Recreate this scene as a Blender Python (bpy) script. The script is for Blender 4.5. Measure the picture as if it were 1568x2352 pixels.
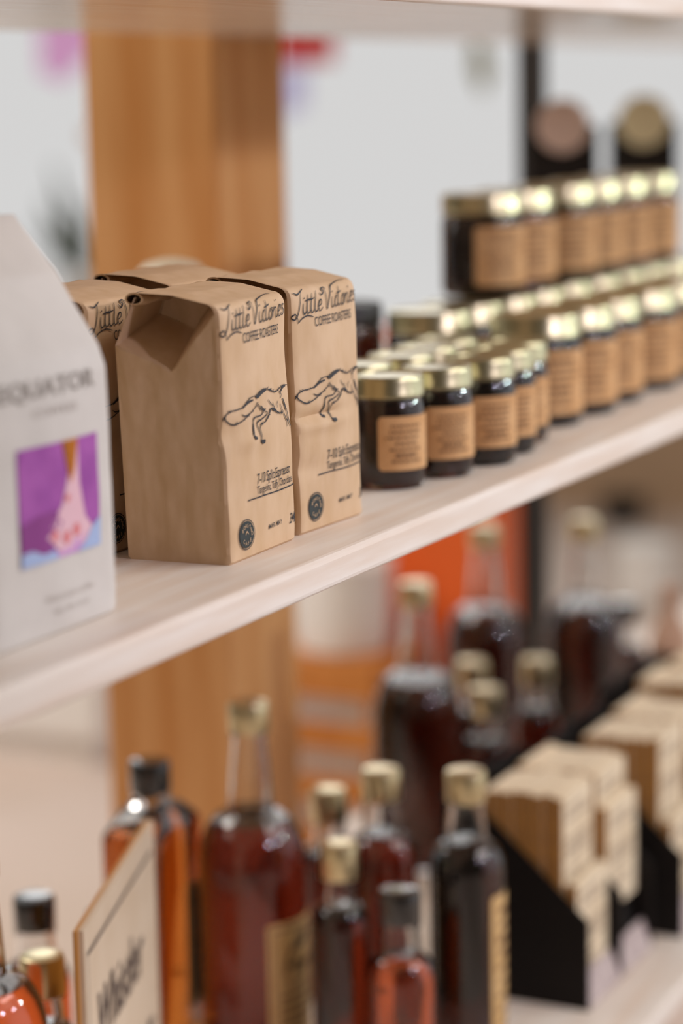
import bpy, bmesh, math, random
from mathutils import Vector, Matrix, noise
for o in list(bpy.data.objects): bpy.data.objects.remove(o)
S = bpy.context.scene
PI = math.pi
random.seed(4)

# ------------------------------------------------------------------ camera
# world axes: x runs along the shelf (away from the viewer), y from the aisle into the shelf, z up; origin at the lens
cam_d = bpy.data.cameras.new('camera'); cam = bpy.data.objects.new('camera', cam_d); S.collection.objects.link(cam)
right = Vector((0.43496334, -0.90023274, -0.01969529))
down = Vector((-0.16403688, -0.05771264, -0.98476452))
fwd = Vector((0.88538059, 0.43156722, -0.17277425))
cam.matrix_world = Matrix((( right.x, -down.x, -fwd.x, 0), (right.y, -down.y, -fwd.y, 0), (right.z, -down.z, -fwd.z, 0), (0, 0, 0, 1)))
cam_d.sensor_fit = 'HORIZONTAL'; cam_d.sensor_width = 24.0; cam_d.lens = 24.0 * 5500 / 1568
cam_d.clip_start = .05; cam_d.clip_end = 100
cam_d.dof.use_dof = True; cam_d.dof.focus_distance = 1.60; cam_d.dof.aperture_fstop = 2.5
S.camera = cam

# ------------------------------------------------------------------ exposure, world, lamps
S.view_settings.view_transform = 'Standard'; S.view_settings.look = 'None'
S.view_settings.exposure = 0.0; S.view_settings.gamma = 1.0; S.view_settings.use_curve_mapping = False
W = bpy.data.worlds.new('overcast_daylight'); S.world = W; W.use_nodes = True
wn = W.node_tree; wn.nodes.clear()
wo = wn.nodes.new('ShaderNodeOutputWorld'); wb = wn.nodes.new('ShaderNodeBackground')
tc = wn.nodes.new('ShaderNodeTexCoord')
WORLD_BASE = (.10, .08, .06)          # warm room tone
def lobe(direction, lo, hi, col, strength):
    dp = wn.nodes.new('ShaderNodeVectorMath'); dp.operation = 'DOT_PRODUCT'; dp.inputs[1].default_value = direction
    mr = wn.nodes.new('ShaderNodeMapRange'); mr.interpolation_type = 'SMOOTHSTEP'
    mr.inputs['From Min'].default_value = lo; mr.inputs['From Max'].default_value = hi
    mr.inputs['To Min'].default_value = 0; mr.inputs['To Max'].default_value = strength
    sc = wn.nodes.new('ShaderNodeVectorMath'); sc.operation = 'SCALE'; sc.inputs[0].default_value = col
    wn.links.new(tc.outputs['Generated'], dp.inputs[0]); wn.links.new(dp.outputs['Value'], mr.inputs['Value']); wn.links.new(mr.outputs['Result'], sc.inputs['Scale'])
    return sc.outputs[0]
def vadd(a, b):
    n = wn.nodes.new('ShaderNodeVectorMath'); n.operation = 'ADD'
    if isinstance(a, tuple): n.inputs[0].default_value = a
    else: wn.links.new(a, n.inputs[0])
    wn.links.new(b, n.inputs[1]); return n.outputs[0]
wsum = vadd(WORLD_BASE, lobe((.88, .47, .05), .15, .75, (.61, .625, .64), 1.0))     # daylight beyond the shop window
wsum = vadd(wsum, lobe((.62, -.78, .0), .5, .93, (.91, .96, 1.05), .72))           # daylight from the aisle side
wsum = vadd(wsum, lobe((.864, .421, .276), .968, .988, (1, 1, 1), 2.0))                  # brighter sky high above the window view
wn.links.new(wsum, wb.inputs['Color']); wn.links.new(wb.outputs[0], wo.inputs[0])

def area(name, loc, target, sx, sy, watts, col):
    d = bpy.data.lights.new(name, 'AREA'); d.shape = 'RECTANGLE'; d.size = sx; d.size_y = sy; d.energy = watts; d.color = col
    o = bpy.data.objects.new(name, d); S.collection.objects.link(o); o.location = loc
    o.rotation_euler = (Vector(target) - Vector(loc)).to_track_quat('-Z', 'Y').to_euler()
    return o
area('ceiling_panel_light', (1.5, -1.7, 1.35), (1.75, .75, -.35), 1.8, 1.0, 4, (1, .97, .96))
area('far_fill_light', (2.0, 3.0, 1.8), (3.8, 1.9, -1.0), 1.8, 1.4, 80, (1, .93, .86))  # added fill, not a known lamp: brightens floor, crate and tub behind
area('rear_fill_light', (.2, 2.6, 1.5), (2.3, 1.3, -.4), 1.2, 1.2, 8, (1, .88, .74))  # added out of view to lift the post's left face and the background
area('aisle_bounce_fill', (2.6, -1.5, 2.2), (2.5, -.9, -1.3), 2.4, 1.2, 62, (1, .96, .93))  # made-up fill: lights the aisle floor so it bounces under the top board
def track_spot(name, loc, target, watts, col, cone, r=.07):
    d = bpy.data.lights.new(name, 'SPOT'); d.energy = watts; d.color = col; d.shadow_soft_size = r; d.spot_size = math.radians(cone); d.spot_blend = .6
    o = bpy.data.objects.new(name, d); S.collection.objects.link(o); o.location = loc
    o.rotation_euler = (Vector(target)-Vector(loc)).to_track_quat('-Z', 'Y').to_euler()
track_spot('track_spot', (1.0, -1.5, .55), (1.9, .9, -.62), 54, (.90, .80, 1.0), 44)
track_spot('track_spot', (3.3, -1.4, .55), (2.1, .9, -.5), 52, (.86, 1.0, .97), 46)
track_spot('track_spot', (2.2, -1.7, .50), (1.8, .8, -.35), 22, (.95, .86, 1.0), 50)

# ------------------------------------------------------------------ materials
def lin(c):
    return tuple(((v/255)/12.92 if v/255 <= .04045 else ((v/255+.055)/1.055)**2.4) for v in c)
def mat(name, col, rough=.6, metal=0., trans=0., ior=1.45, spec=.5, coat=0.):
    m = bpy.data.materials.new(name); m.use_nodes = True
    b = m.node_tree.nodes['Principled BSDF']
    b.inputs['Base Color'].default_value = (*lin(col), 1); b.inputs['Roughness'].default_value = rough
    b.inputs['Metallic'].default_value = metal; b.inputs['Transmission Weight'].default_value = trans
    b.inputs['IOR'].default_value = ior; b.inputs['Specular IOR Level'].default_value = spec
    b.inputs['Coat Weight'].default_value = coat
    return m
def mottled(name, c1, c2, scale, rough=.7, stretch=(1, 1, 1), detail=4., bump=0., bscale=60., ramp=(.35, .65), spec=.3):
    m = mat(name, c1, rough, spec=spec); nt = m.node_tree; b = nt.nodes['Principled BSDF']
    t = nt.nodes.new('ShaderNodeTexCoord'); mp = nt.nodes.new('ShaderNodeMapping'); mp.inputs['Scale'].default_value = stretch
    n = nt.nodes.new('ShaderNodeTexNoise'); n.inputs['Scale'].default_value = scale; n.inputs['Detail'].default_value = detail
    r = nt.nodes.new('ShaderNodeValToRGB')
    r.color_ramp.elements[0].position = ramp[0]; r.color_ramp.elements[0].color = (*lin(c1), 1)
    r.color_ramp.elements[1].position = ramp[1]; r.color_ramp.elements[1].color = (*lin(c2), 1)
    nt.links.new(t.outputs['Object'], mp.inputs[0]); nt.links.new(mp.outputs[0], n.inputs['Vector'])
    nt.links.new(n.outputs['Fac'], r.inputs[0]); nt.links.new(r.outputs[0], b.inputs['Base Color'])
    if bump:
        n2 = nt.nodes.new('ShaderNodeTexNoise'); n2.inputs['Scale'].default_value = bscale; n2.inputs['Detail'].default_value = 3
        bp = nt.nodes.new('ShaderNodeBump'); bp.inputs['Strength'].default_value = bump; bp.inputs['Distance'].default_value = .002
        nt.links.new(mp.outputs[0], n2.inputs['Vector']); nt.links.new(n2.outputs['Fac'], bp.inputs['Height'])
        nt.links.new(bp.outputs[0], b.inputs['Normal'])
    return m
M = dict(
    pine=mottled('pale_pine', (222, 204, 188), (232, 222, 212), 5, .46, (1.2, 14, 14), 5, .06, 30, spec=.4),
    varnished=mottled('varnished_pine', (222, 204, 188), (232, 222, 212), 5, .19, (1.2, 14, 14), 5, .02, 30, spec=.55),
    post=mottled('stained_timber', (206, 142, 80), (226, 170, 112), 3, .6, (9, 9, .8), 5, .2, 20),
    kraft=mottled('kraft_paper', (198, 165, 128), (208, 177, 143), 60, .62, (1, 1, .5), 6, .25, 45, spec=.35),
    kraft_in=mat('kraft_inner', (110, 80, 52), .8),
    ink=mat('black_ink', (44, 42, 46), .6),
    badge=mat('badge_ink', (40, 48, 48), .6),
    white_bag=mottled('matte_white_paper', (200, 194, 187), (206, 200, 193), 30, .55, bump=.1, bscale=25),
    grey_ink=mat('grey_ink', (150, 142, 134), .7), pale_ink=mat('pale_ink', (186, 176, 168), .7),
    purple=mottled('purple_print', (146, 70, 150), (166, 88, 166), 40, .6), plum=mat('plum_print', (132, 52, 126), .6),
    pinkp=mat('pink_print', (222, 180, 190), .6), coral=mat('coral_print', (214, 120, 122), .6),
    yellowp=mat('amber_print', (224, 172, 80), .6), bluep=mat('sky_print', (160, 178, 214), .6), lilac=mat('lilac_print', (196, 146, 200), .6),
    glass=mat('clear_glass', (250, 250, 250), .045, trans=1., ior=1.47),
    syrup_dark=mat('dark_syrup', (108, 36, 20), 0., trans=1., ior=1.4),
    syrup_black=mat('black_syrup', (64, 28, 20), 0., trans=1., ior=1.4),
    syrup_amber=mat('amber_syrup', (246, 150, 70), 0., trans=1., ior=1.4),
    syrup_red=mat('red_syrup', (236, 116, 60), 0., trans=1., ior=1.4),
    jam=mat('dark_jam', (98, 50, 36), .0, trans=1., ior=1.4),
    gold=mat('gold_tin', (192, 184, 148), .3, metal=1.),
    brass=mat('olive_gold_cap', (218, 202, 160), .28, metal=.95),
    black_cap=mat('black_plastic', (26, 23, 22), .2, spec=.6, coat=1.),
    black=mat('black_card', (32, 28, 26), .7, spec=.2),
    steel_black=mat('black_steel', (34, 29, 26), .5),
    label=mottled('tan_label', (196, 148, 98), (208, 164, 116), 50, .6),
    label_ink=mat('brown_ink', (120, 88, 58), .7), label_dark=mat('dark_label_ink', (62, 54, 46), .7),
    cream_label=mottled('cream_label', (204, 164, 108), (214, 178, 126), 30, .6),
    sign_face=mottled('cream_board', (206, 184, 158), (214, 194, 170), 20, .6),
    sign_edge=mat('honey_wood', (190, 132, 62), .6), sign_ink=mat('sign_ink', (112, 96, 86), .7),
    packet=mottled('cream_paper', (218, 196, 164), (228, 210, 182), 25, .7), packet_edge=mottled('golden_wafer', (200, 146, 78), (176, 130, 78), 90, .7),
    packet_ink=mat('packet_ink', (168, 148, 128), .7), lip=mottled('grey_mauve_card', (168, 150, 148), (190, 174, 170), 70, .7),
    floor=mottled('pale_floor', (214, 196, 182), (226, 210, 200), .9, .55, (1, 1, 1), 2),
    wall=mat('tan_wall', (178, 150, 122), .8), frame=mat('white_frame', (226, 222, 218), .5),
    white=mat('white_paint', (240, 237, 232), .6), grey=mat('grey_side', (150, 146, 134), .6),
    rust=mat('rust_paint', (232, 104, 42), .5), crate=mottled('orange_pine', (190, 118, 56), (206, 136, 70), 6, .6, (6, 6, 1)),
    red=mat('red_paper', (226, 70, 56), .7), pink=mat('pink_paper', (250, 216, 242), .7), lavender=mat('lavender_paper', (232, 228, 246), .7),
    olive=mat('olive_leaf', (170, 158, 80), .6), leaf=mat('dark_leaf', (64, 78, 48), .6),
    disc_olive=mat('pale_olive_disc', (214, 206, 172), .6), disc_brown=mat('brown_grey_disc', (208, 186, 176), .6),
    dome=mat('pale_stoneware', (206, 196, 172), .5), candle=mat('beige_bottle', (190, 152, 128), .6))
def pane_mat():
    m = bpy.data.materials.new('window_pane'); m.use_nodes = True; nt = m.node_tree; nt.nodes.clear()
    o = nt.nodes.new('ShaderNodeOutputMaterial'); mx = nt.nodes.new('ShaderNodeMixShader'); mx.inputs[0].default_value = .04
    t = nt.nodes.new('ShaderNodeBsdfTransparent'); g = nt.nodes.new('ShaderNodeBsdfGlossy'); g.inputs['Roughness'].default_value = .02
    nt.links.new(t.outputs[0], mx.inputs[1]); nt.links.new(g.outputs[0], mx.inputs[2]); nt.links.new(mx.outputs[0], o.inputs[0]); return m
M['pane'] = pane_mat()
for k in ('red', 'pink', 'lavender', 'olive', 'yellowp'):       # thin coloured paper lets daylight through
    nt = M[k].node_tree; b = nt.nodes['Principled BSDF']; t = nt.nodes.new('ShaderNodeBsdfTranslucent'); t.inputs[0].default_value = b.inputs['Base Color'].default_value
    mx = nt.nodes.new('ShaderNodeMixShader'); mx.inputs[0].default_value = .75; o = nt.nodes['Material Output']
    nt.links.new(b.outputs[0], mx.inputs[1]); nt.links.new(t.outputs[0], mx.inputs[2]); nt.links.new(mx.outputs[0], o.inputs[0])

# ------------------------------------------------------------------ mesh helpers
class MB:
    def __init__(s): s.v = []; s.f = []; s.m = []
    def add(s, verts, faces, mi=0):
        o = len(s.v); s.v += [tuple(v) for v in verts]
        for f in faces: s.f.append(tuple(i+o for i in f)); s.m.append(mi)
        return s
    def rings(s, R, caps=True, mi=0, closed=True):
        n = len(R[0]); V = [p for r in R for p in r]; F = []
        for i in range(len(R)-1):
            for j in range(n if closed else n-1):
                k = (j+1) % n; F.append((i*n+j, i*n+k, (i+1)*n+k, (i+1)*n+j))
        if caps: F.append(tuple(reversed(range(n)))); F.append(tuple((len(R)-1)*n+j for j in range(n)))
        return s.add(V, F, mi)
    def lathe(s, prof, seg=40, mi=0, c=(0, 0)):
        R = [[(c[0]+r*math.cos(2*PI*j/seg), c[1]+r*math.sin(2*PI*j/seg), z) for j in range(seg)] for r, z in prof]
        return s.rings(R, True, mi)
    def box(s, a, b, mi=0):
        (x0, y0, z0), (x1, y1, z1) = a, b
        return s.add([(x0,y0,z0),(x1,y0,z0),(x1,y1,z0),(x0,y1,z0),(x0,y0,z1),(x1,y0,z1),(x1,y1,z1),(x0,y1,z1)],
                     [(3,2,1,0),(4,5,6,7),(0,1,5,4),(1,2,6,5),(2,3,7,6),(3,0,4,7)], mi)
    def prism(s, poly, y0, y1, mi=0, ax='y'):   # polygon in the plane normal to ax, extruded
        n = len(poly)
        mk = (lambda p, q: (p[0], q, p[1])) if ax == 'y' else ((lambda p, q: (q, p[0], p[1])) if ax == 'x' else (lambda p, q: (p[0], p[1], q)))
        V = [mk(p, y0) for p in poly] + [mk(p, y1) for p in poly]
        return s.add(V, [tuple(range(n)), tuple(reversed(range(n, 2*n)))] + [(i, n+i, n+(i+1) % n, (i+1) % n) for i in range(n)], mi)
    def build(s, name, mats, parent=None, bevel=0., smooth=False, loc=None, segs=2):
        me = bpy.data.meshes.new(name); me.from_pydata(s.v, [], s.f)
        mats = mats if isinstance(mats, (list, tuple)) else [mats]
        for m in mats: me.materials.append(m)
        for p, mi in zip(me.polygons, s.m): p.material_index = mi
        bm = bmesh.new(); bm.from_mesh(me); bmesh.ops.recalc_face_normals(bm, faces=bm.faces)
        if bevel:
            bmesh.ops.bevel(bm, geom=[e for e in bm.edges if len(e.link_faces) == 2 and e.calc_face_angle(0) > .6], offset=bevel, segments=segs, affect='EDGES', profile=.5)
        bm.to_mesh(me); bm.free()
        o = bpy.data.objects.new(name, me); S.collection.objects.link(o)
        if smooth:
            for p in me.polygons: p.use_smooth = True
            me.set_sharp_from_angle(angle=math.radians(38))
        if parent: o.parent = parent
        if loc: o.location = loc
        return o
def tag(o, label=None, cat=None, group=None, kind=None):
    if label: o['label'] = label
    if cat: o['category'] = cat
    if group: o['group'] = group
    if kind: o['kind'] = kind
    return o
def empty(name, loc, label, cat, group=None, rz=0.):
    o = bpy.data.objects.new(name, None); S.collection.objects.link(o); o.location = loc; o.rotation_euler.z = rz; o.empty_display_size = .02
    return tag(o, label, cat, group)
def dup(root, loc, label, group=None, rz=None):
    r = root.copy(); S.collection.objects.link(r); r.location = loc; r['label'] = label
    if group: r['group'] = group
    if rz is not None: r.rotation_euler.z = rz
    for ch in root.children:
        c = ch.copy(); S.collection.objects.link(c); c.parent = r
        for g in ch.children:
            d = g.copy(); S.collection.objects.link(d); d.parent = c
    return r
def cr(pts, n=6):                      # smooth a stroke
    P = [pts[0]] + list(pts) + [pts[-1]]; out = []
    for i in range(1, len(P)-2):
        for k in range(n):
            t = k/n; a = [P[i-1], P[i], P[i+1], P[i+2]]
            out.append(tuple(.5*((2*a[1][d]) + (-a[0][d]+a[2][d])*t + (2*a[0][d]-5*a[1][d]+4*a[2][d]-a[3][d])*t*t + (-a[0][d]+3*a[1][d]-3*a[2][d]+a[3][d])*t**3) for d in (0, 1)))
    out.append(tuple(pts[-1])); return out
def stroke2d(mb, pts, w, fn, mi=0, smooth=True, taper=True):
    p = cr(pts) if smooth and len(pts) > 2 else list(pts)
    if len(p) == 2: p = [tuple(p[0][d]+(p[1][d]-p[0][d])*t/8 for d in (0, 1)) for t in range(9)]
    L = []; Rr = []
    for i, q in enumerate(p):
        a = p[max(0, i-1)]; b = p[min(len(p)-1, i+1)]; dx, dy = b[0]-a[0], b[1]-a[1]; l = math.hypot(dx, dy) or 1
        ww = w*(.45+.55*math.sin(PI*min(1, max(0, (i+.6)/len(p))))) if taper else w
        L.append((q[0]-dy/l*ww/2, q[1]+dx/l*ww/2)); Rr.append((q[0]+dy/l*ww/2, q[1]-dx/l*ww/2))
    n = len(p); V = [fn(*q) for q in L] + [fn(*q) for q in Rr]
    mb.add(V, [(i, i+1, n+i+1, n+i) for i in range(n-1)], mi)
def poly2d(mb, poly, fn, mi=0, sub=1):
    q = []
    for a, b in zip(poly, list(poly[1:])+[poly[0]]):
        k = max(1, int(math.dist(a, b)/.005)) if sub else 1
        if k > 40: k = 1
        q += [tuple(a[d]+(b[d]-a[d])*t/k for d in (0, 1)) for t in range(k)]
    poly = q
    c = (sum(p[0] for p in poly)/len(poly), sum(p[1] for p in poly)/len(poly)); n = len(poly)
    V = [fn(*c)]; F = []
    rings = 4
    for r in range(1, rings+1):
        for p in poly: V.append(fn(c[0]+(p[0]-c[0])*r/rings, c[1]+(p[1]-c[1])*r/rings))
    for j in range(n):
        k = (j+1) % n; F.append((0, 1+j, 1+k))
        for r in range(rings-1): F.append((1+r*n+j, 1+(r+1)*n+j, 1+(r+1)*n+k, 1+r*n+k))
    mb.add(V, F, mi)
def text2d(mb, txt, fn, u, v, size, xs=1., shear=0., mi=0, width=None, slope=0., bold=0.):
    c = bpy.data.curves.new('lettering', 'FONT'); c.body = txt; c.size = 1; c.resolution_u = 3; c.offset = bold
    o = bpy.data.objects.new('lettering', c); S.collection.objects.link(o); bpy.context.view_layer.update()
    me = o.evaluated_get(bpy.context.evaluated_depsgraph_get()).to_mesh()
    V = [tuple(x.co) for x in me.vertices]; F = [tuple(p.vertices) for p in me.polygons]
    bpy.data.objects.remove(o); bpy.data.curves.remove(c)
    wd = max(x[0] for x in V)
    k = (width/wd) if width else size*xs
    mb.add([fn(u+x*k+shear*y*size, v+y*size+slope*x*k) for x, y, z in V], F, mi)

# ------------------------------------------------------------------ setting: floor, window wall
FZ = -1.30
fl = MB().box((-2, -4, FZ-.05), (7.2, 8.5, FZ)).build('floor', M['floor']); tag(fl, kind='structure')
wl = MB()
WX0, WX1 = 7.0, 7.15
wl.box((WX0, -1.0, FZ), (WX1, 8.5, -.82))
wl.box((WX0, -1.0, 3.6), (WX1, 8.5, 3.9)); wl.box((WX0, -1.0, -.82), (WX1, 1.0, 3.6)); wl.box((WX0, 6.2, -.82), (WX1, 8.5, 3.6))
tag(wl.build('wall_back', M['wall']), kind='structure')
wf = MB()
for a, b in (((6.98, 1.0, -.82), (7.12, 6.2, -.78)), ((7.02, 1.0, 3.56), (7.12, 6.2, 3.6)), ((7.02, 1.0, -.78), (7.12, 1.05, 3.56)), ((7.02, 6.15, -.78), (7.12, 6.2, 3.56))): wf.box(a, b)
wfo = tag(wf.build('window_1', M['frame']), kind='structure')
MB().box((7.06, 1.05, -.78), (7.066, 6.15, 3.56)).build('pane', M['pane'], wfo)
bs = MB().box((6.985, -1, FZ), (7.0, 8.5, FZ+.07)).build('baseboard_back', M['wall']); tag(bs, kind='structure')

# ------------------------------------------------------------------ shelving
YF, YB = .685, 1.225
for z0, z1, lb in ((-.890, -.868, 'lowest pale pine shelf board carrying the syrup bottles and black displays'), (-.3235, -.300, 'middle pale pine shelf board carrying the coffee bags and jam jars'), (.060, .085, 'topmost pale pine shelf board, empty, seen from below')):
    o = MB().box((-.2, YF, z0), (4.6, YB, z1)).build('shelf_board', M['varnished' if z0 > 0 else 'pine'], None, bevel=.0045, segs=3)
    tag(o, lb, 'shelf', 'pale pine shelf boards')
for X, lb in ((3.18, 'black steel shelf upright rising behind the jars'), (.3, 'black steel shelf upright outside the picture on the left')):
    u = empty('shelf_upright', (X, YB+.0005, FZ), lb, 'shelf upright')
    MB().box((-.021, 0, 0), (.021, .03, 2.0)).build('rail', M['steel_black'], u, bevel=.002)
    MB().box((-.045, -.0, 0), (.045, .045, .012)).build('foot_plate', M['steel_black'], u)
p = MB().box((-.081, -.081, 0), (.081, .081, 3.1)).build('post', M['post'], None, bevel=.006)
p.name = 'timber_post'; p.location = (2.235+.083, YB+.083+.001, FZ)
tag(p, 'square brown stained timber post standing behind the coffee bags', 'post')

# ------------------------------------------------------------------ coffee bags
FOX = [([(0.0397,0.107),(0.0309,0.106),(0.0205,0.1011),(0.009,0.1002),(0.0033,0.0986),(0.0017,0.096),(0.0065,0.0927),(0.012,0.0909),(0.02,0.0923),(0.0288,0.0953),(0.0378,0.0996),(0.0402,0.1021)],1.0),
([(0.0202,0.0967),(0.0245,0.0951),(0.0311,0.0963)],.9),([(0.0397,0.107),(0.0457,0.1091),(0.0531,0.1096),(0.0605,0.108),(0.068,0.1057),(0.0756,0.1069),(0.0834,0.1081),(0.0895,0.1081)],.8),
([(0.0385,0.1065),(0.0411,0.1058),(0.0464,0.1076),(0.0546,0.1090)],2.6),([(0.035,0.1045),(0.028,0.1035),(0.021,0.1005)],1.8),
([(0.0402,0.1021),(0.0436,0.0982),(0.0479,0.0956),(0.0448,0.0932),(0.036,0.0929),(0.0337,0.0905),(0.0325,0.0837),(0.0313,0.0825),(0.0359,0.0791)],.9),
([(0.0335,0.0895),(0.0325,0.0840),(0.0322,0.082)],1.8),([(0.0479,0.0956),(0.0531,0.0946),(0.0537,0.0927),(0.0447,0.0904),(0.0387,0.0891),(0.0388,0.0863),(0.0425,0.0789),(0.0421,0.0761),(0.048,0.0748)],1.),
([(0.042,0.0765),(0.0455,0.0755),(0.048,0.0762)],3.),([(0.044,0.0787),(0.0421,0.0845),(0.0445,0.0873)],.9),([(0.0318,0.0815),(0.034,0.0795),(0.036,0.0795)],2.2),
([(0.043,0.0872),(0.0505,0.0883),(0.0566,0.0917),(0.0599,0.0955),(0.0673,0.0931),(0.0748,0.0907),(0.0809,0.0914)],1.1),
([(0.0572,0.1021),(0.0593,0.0997),(0.063,0.0972)],.7),([(0.0631,0.0993),(0.0651,0.0955),(0.0688,0.0929)],.9),([(0.0722,0.0995),(0.0698,0.0974),(0.0707,0.0948)],.7),([(0.0766,0.0969),(0.078,0.0939),(0.0802,0.0918)],.7),
([(0.0755,0.1055),(0.0792,0.1029),(0.0776,0.1003)],.8),([(0.0452,0.0994),(0.0494,0.0964),(0.0524,0.0964)],1.4),([(0.062,0.096),(0.064,0.0945),(0.0665,0.094)],2.2),
([(0.0809,0.0914),(0.0838,0.0867),(0.0867,0.0835),(0.0857,0.0801)],1.1),([(0.0864,0.0928),(0.0895,0.0839),(0.0924,0.0795)],1.2),([(0.0785,0.1044),(0.0833,0.107),(0.088,0.1075)],1.5),([(0.0814,0.0998),(0.0842,0.0952),(0.0859,0.0915)],1.8)]
def script_letters():
    L = []; x = 0
    def put(strokes, adv):
        nonlocal x
        for s in strokes: L.append([(x+a, b) for a, b in s])
        x += adv
    put([[(-.75,2.25),(-.3,2.0),(.1,2.15),(.55,2.45)], [(.15,2.2),(.05,1.2),(-.1,.2),(-.45,-.35),(-.75,-.1),(-.5,.2),(-.2,-.2),(-.05,-.75)], [(-.05,-.75),(.4,-.35),(1.0,-.2),(1.6,-.45)]], .45)
    i_ = [[(0,1.05),(0,.3),(.15,0),(.4,.25)], [(.02,1.5),(.1,1.6)]]
    t_ = [[(.08,1.85),(0,.8),(.02,.2),(.18,0),(.42,.25)], [(-.22,1.25),(.38,1.4)]]
    e_ = [[(0,.45),(.32,.62),(.34,.95),(.16,1.05),(0,.6),(.06,.15),(.26,0),(.55,.3)]]
    put(i_, .42); put(t_, .44); put(t_, .46); put([[(.12,2.0),(.02,1.0),(.02,.25),(.18,0),(.42,.25)]], .44); put(e_, .85)
    put([[(-.75,1.75),(-.5,1.5),(-.25,1.75),(-.45,2.0),(-.1,2.15),(.1,1.9)], [(-.1,2.15),(.15,1.0),(.3,0),(.55,1.0),(.85,2.0),(1.6,2.3),(2.6,2.55),(3.4,2.45)]], .95)
    put(i_, .42); put([[(.36,.85),(.2,1.05),(.02,.6),(.08,.12),(.26,0),(.5,.3)]], .46); put(t_, .46)
    put([[(.22,1.02),(.02,.6),(.08,.1),(.28,0),(.42,.45),(.24,1.02),(.55,.95)]], .52)
    put([[(0,1.0),(.04,0)], [(.03,.55),(.2,1.0),(.4,.9)]], .44); put(i_, .42); put(e_, .52)
    put([[(.34,.85),(.2,1.05),(.06,.8),(.3,.45),(.26,.08),(0,.05)]], .4)
    return L, x
LV, LVW = script_letters()

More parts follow.
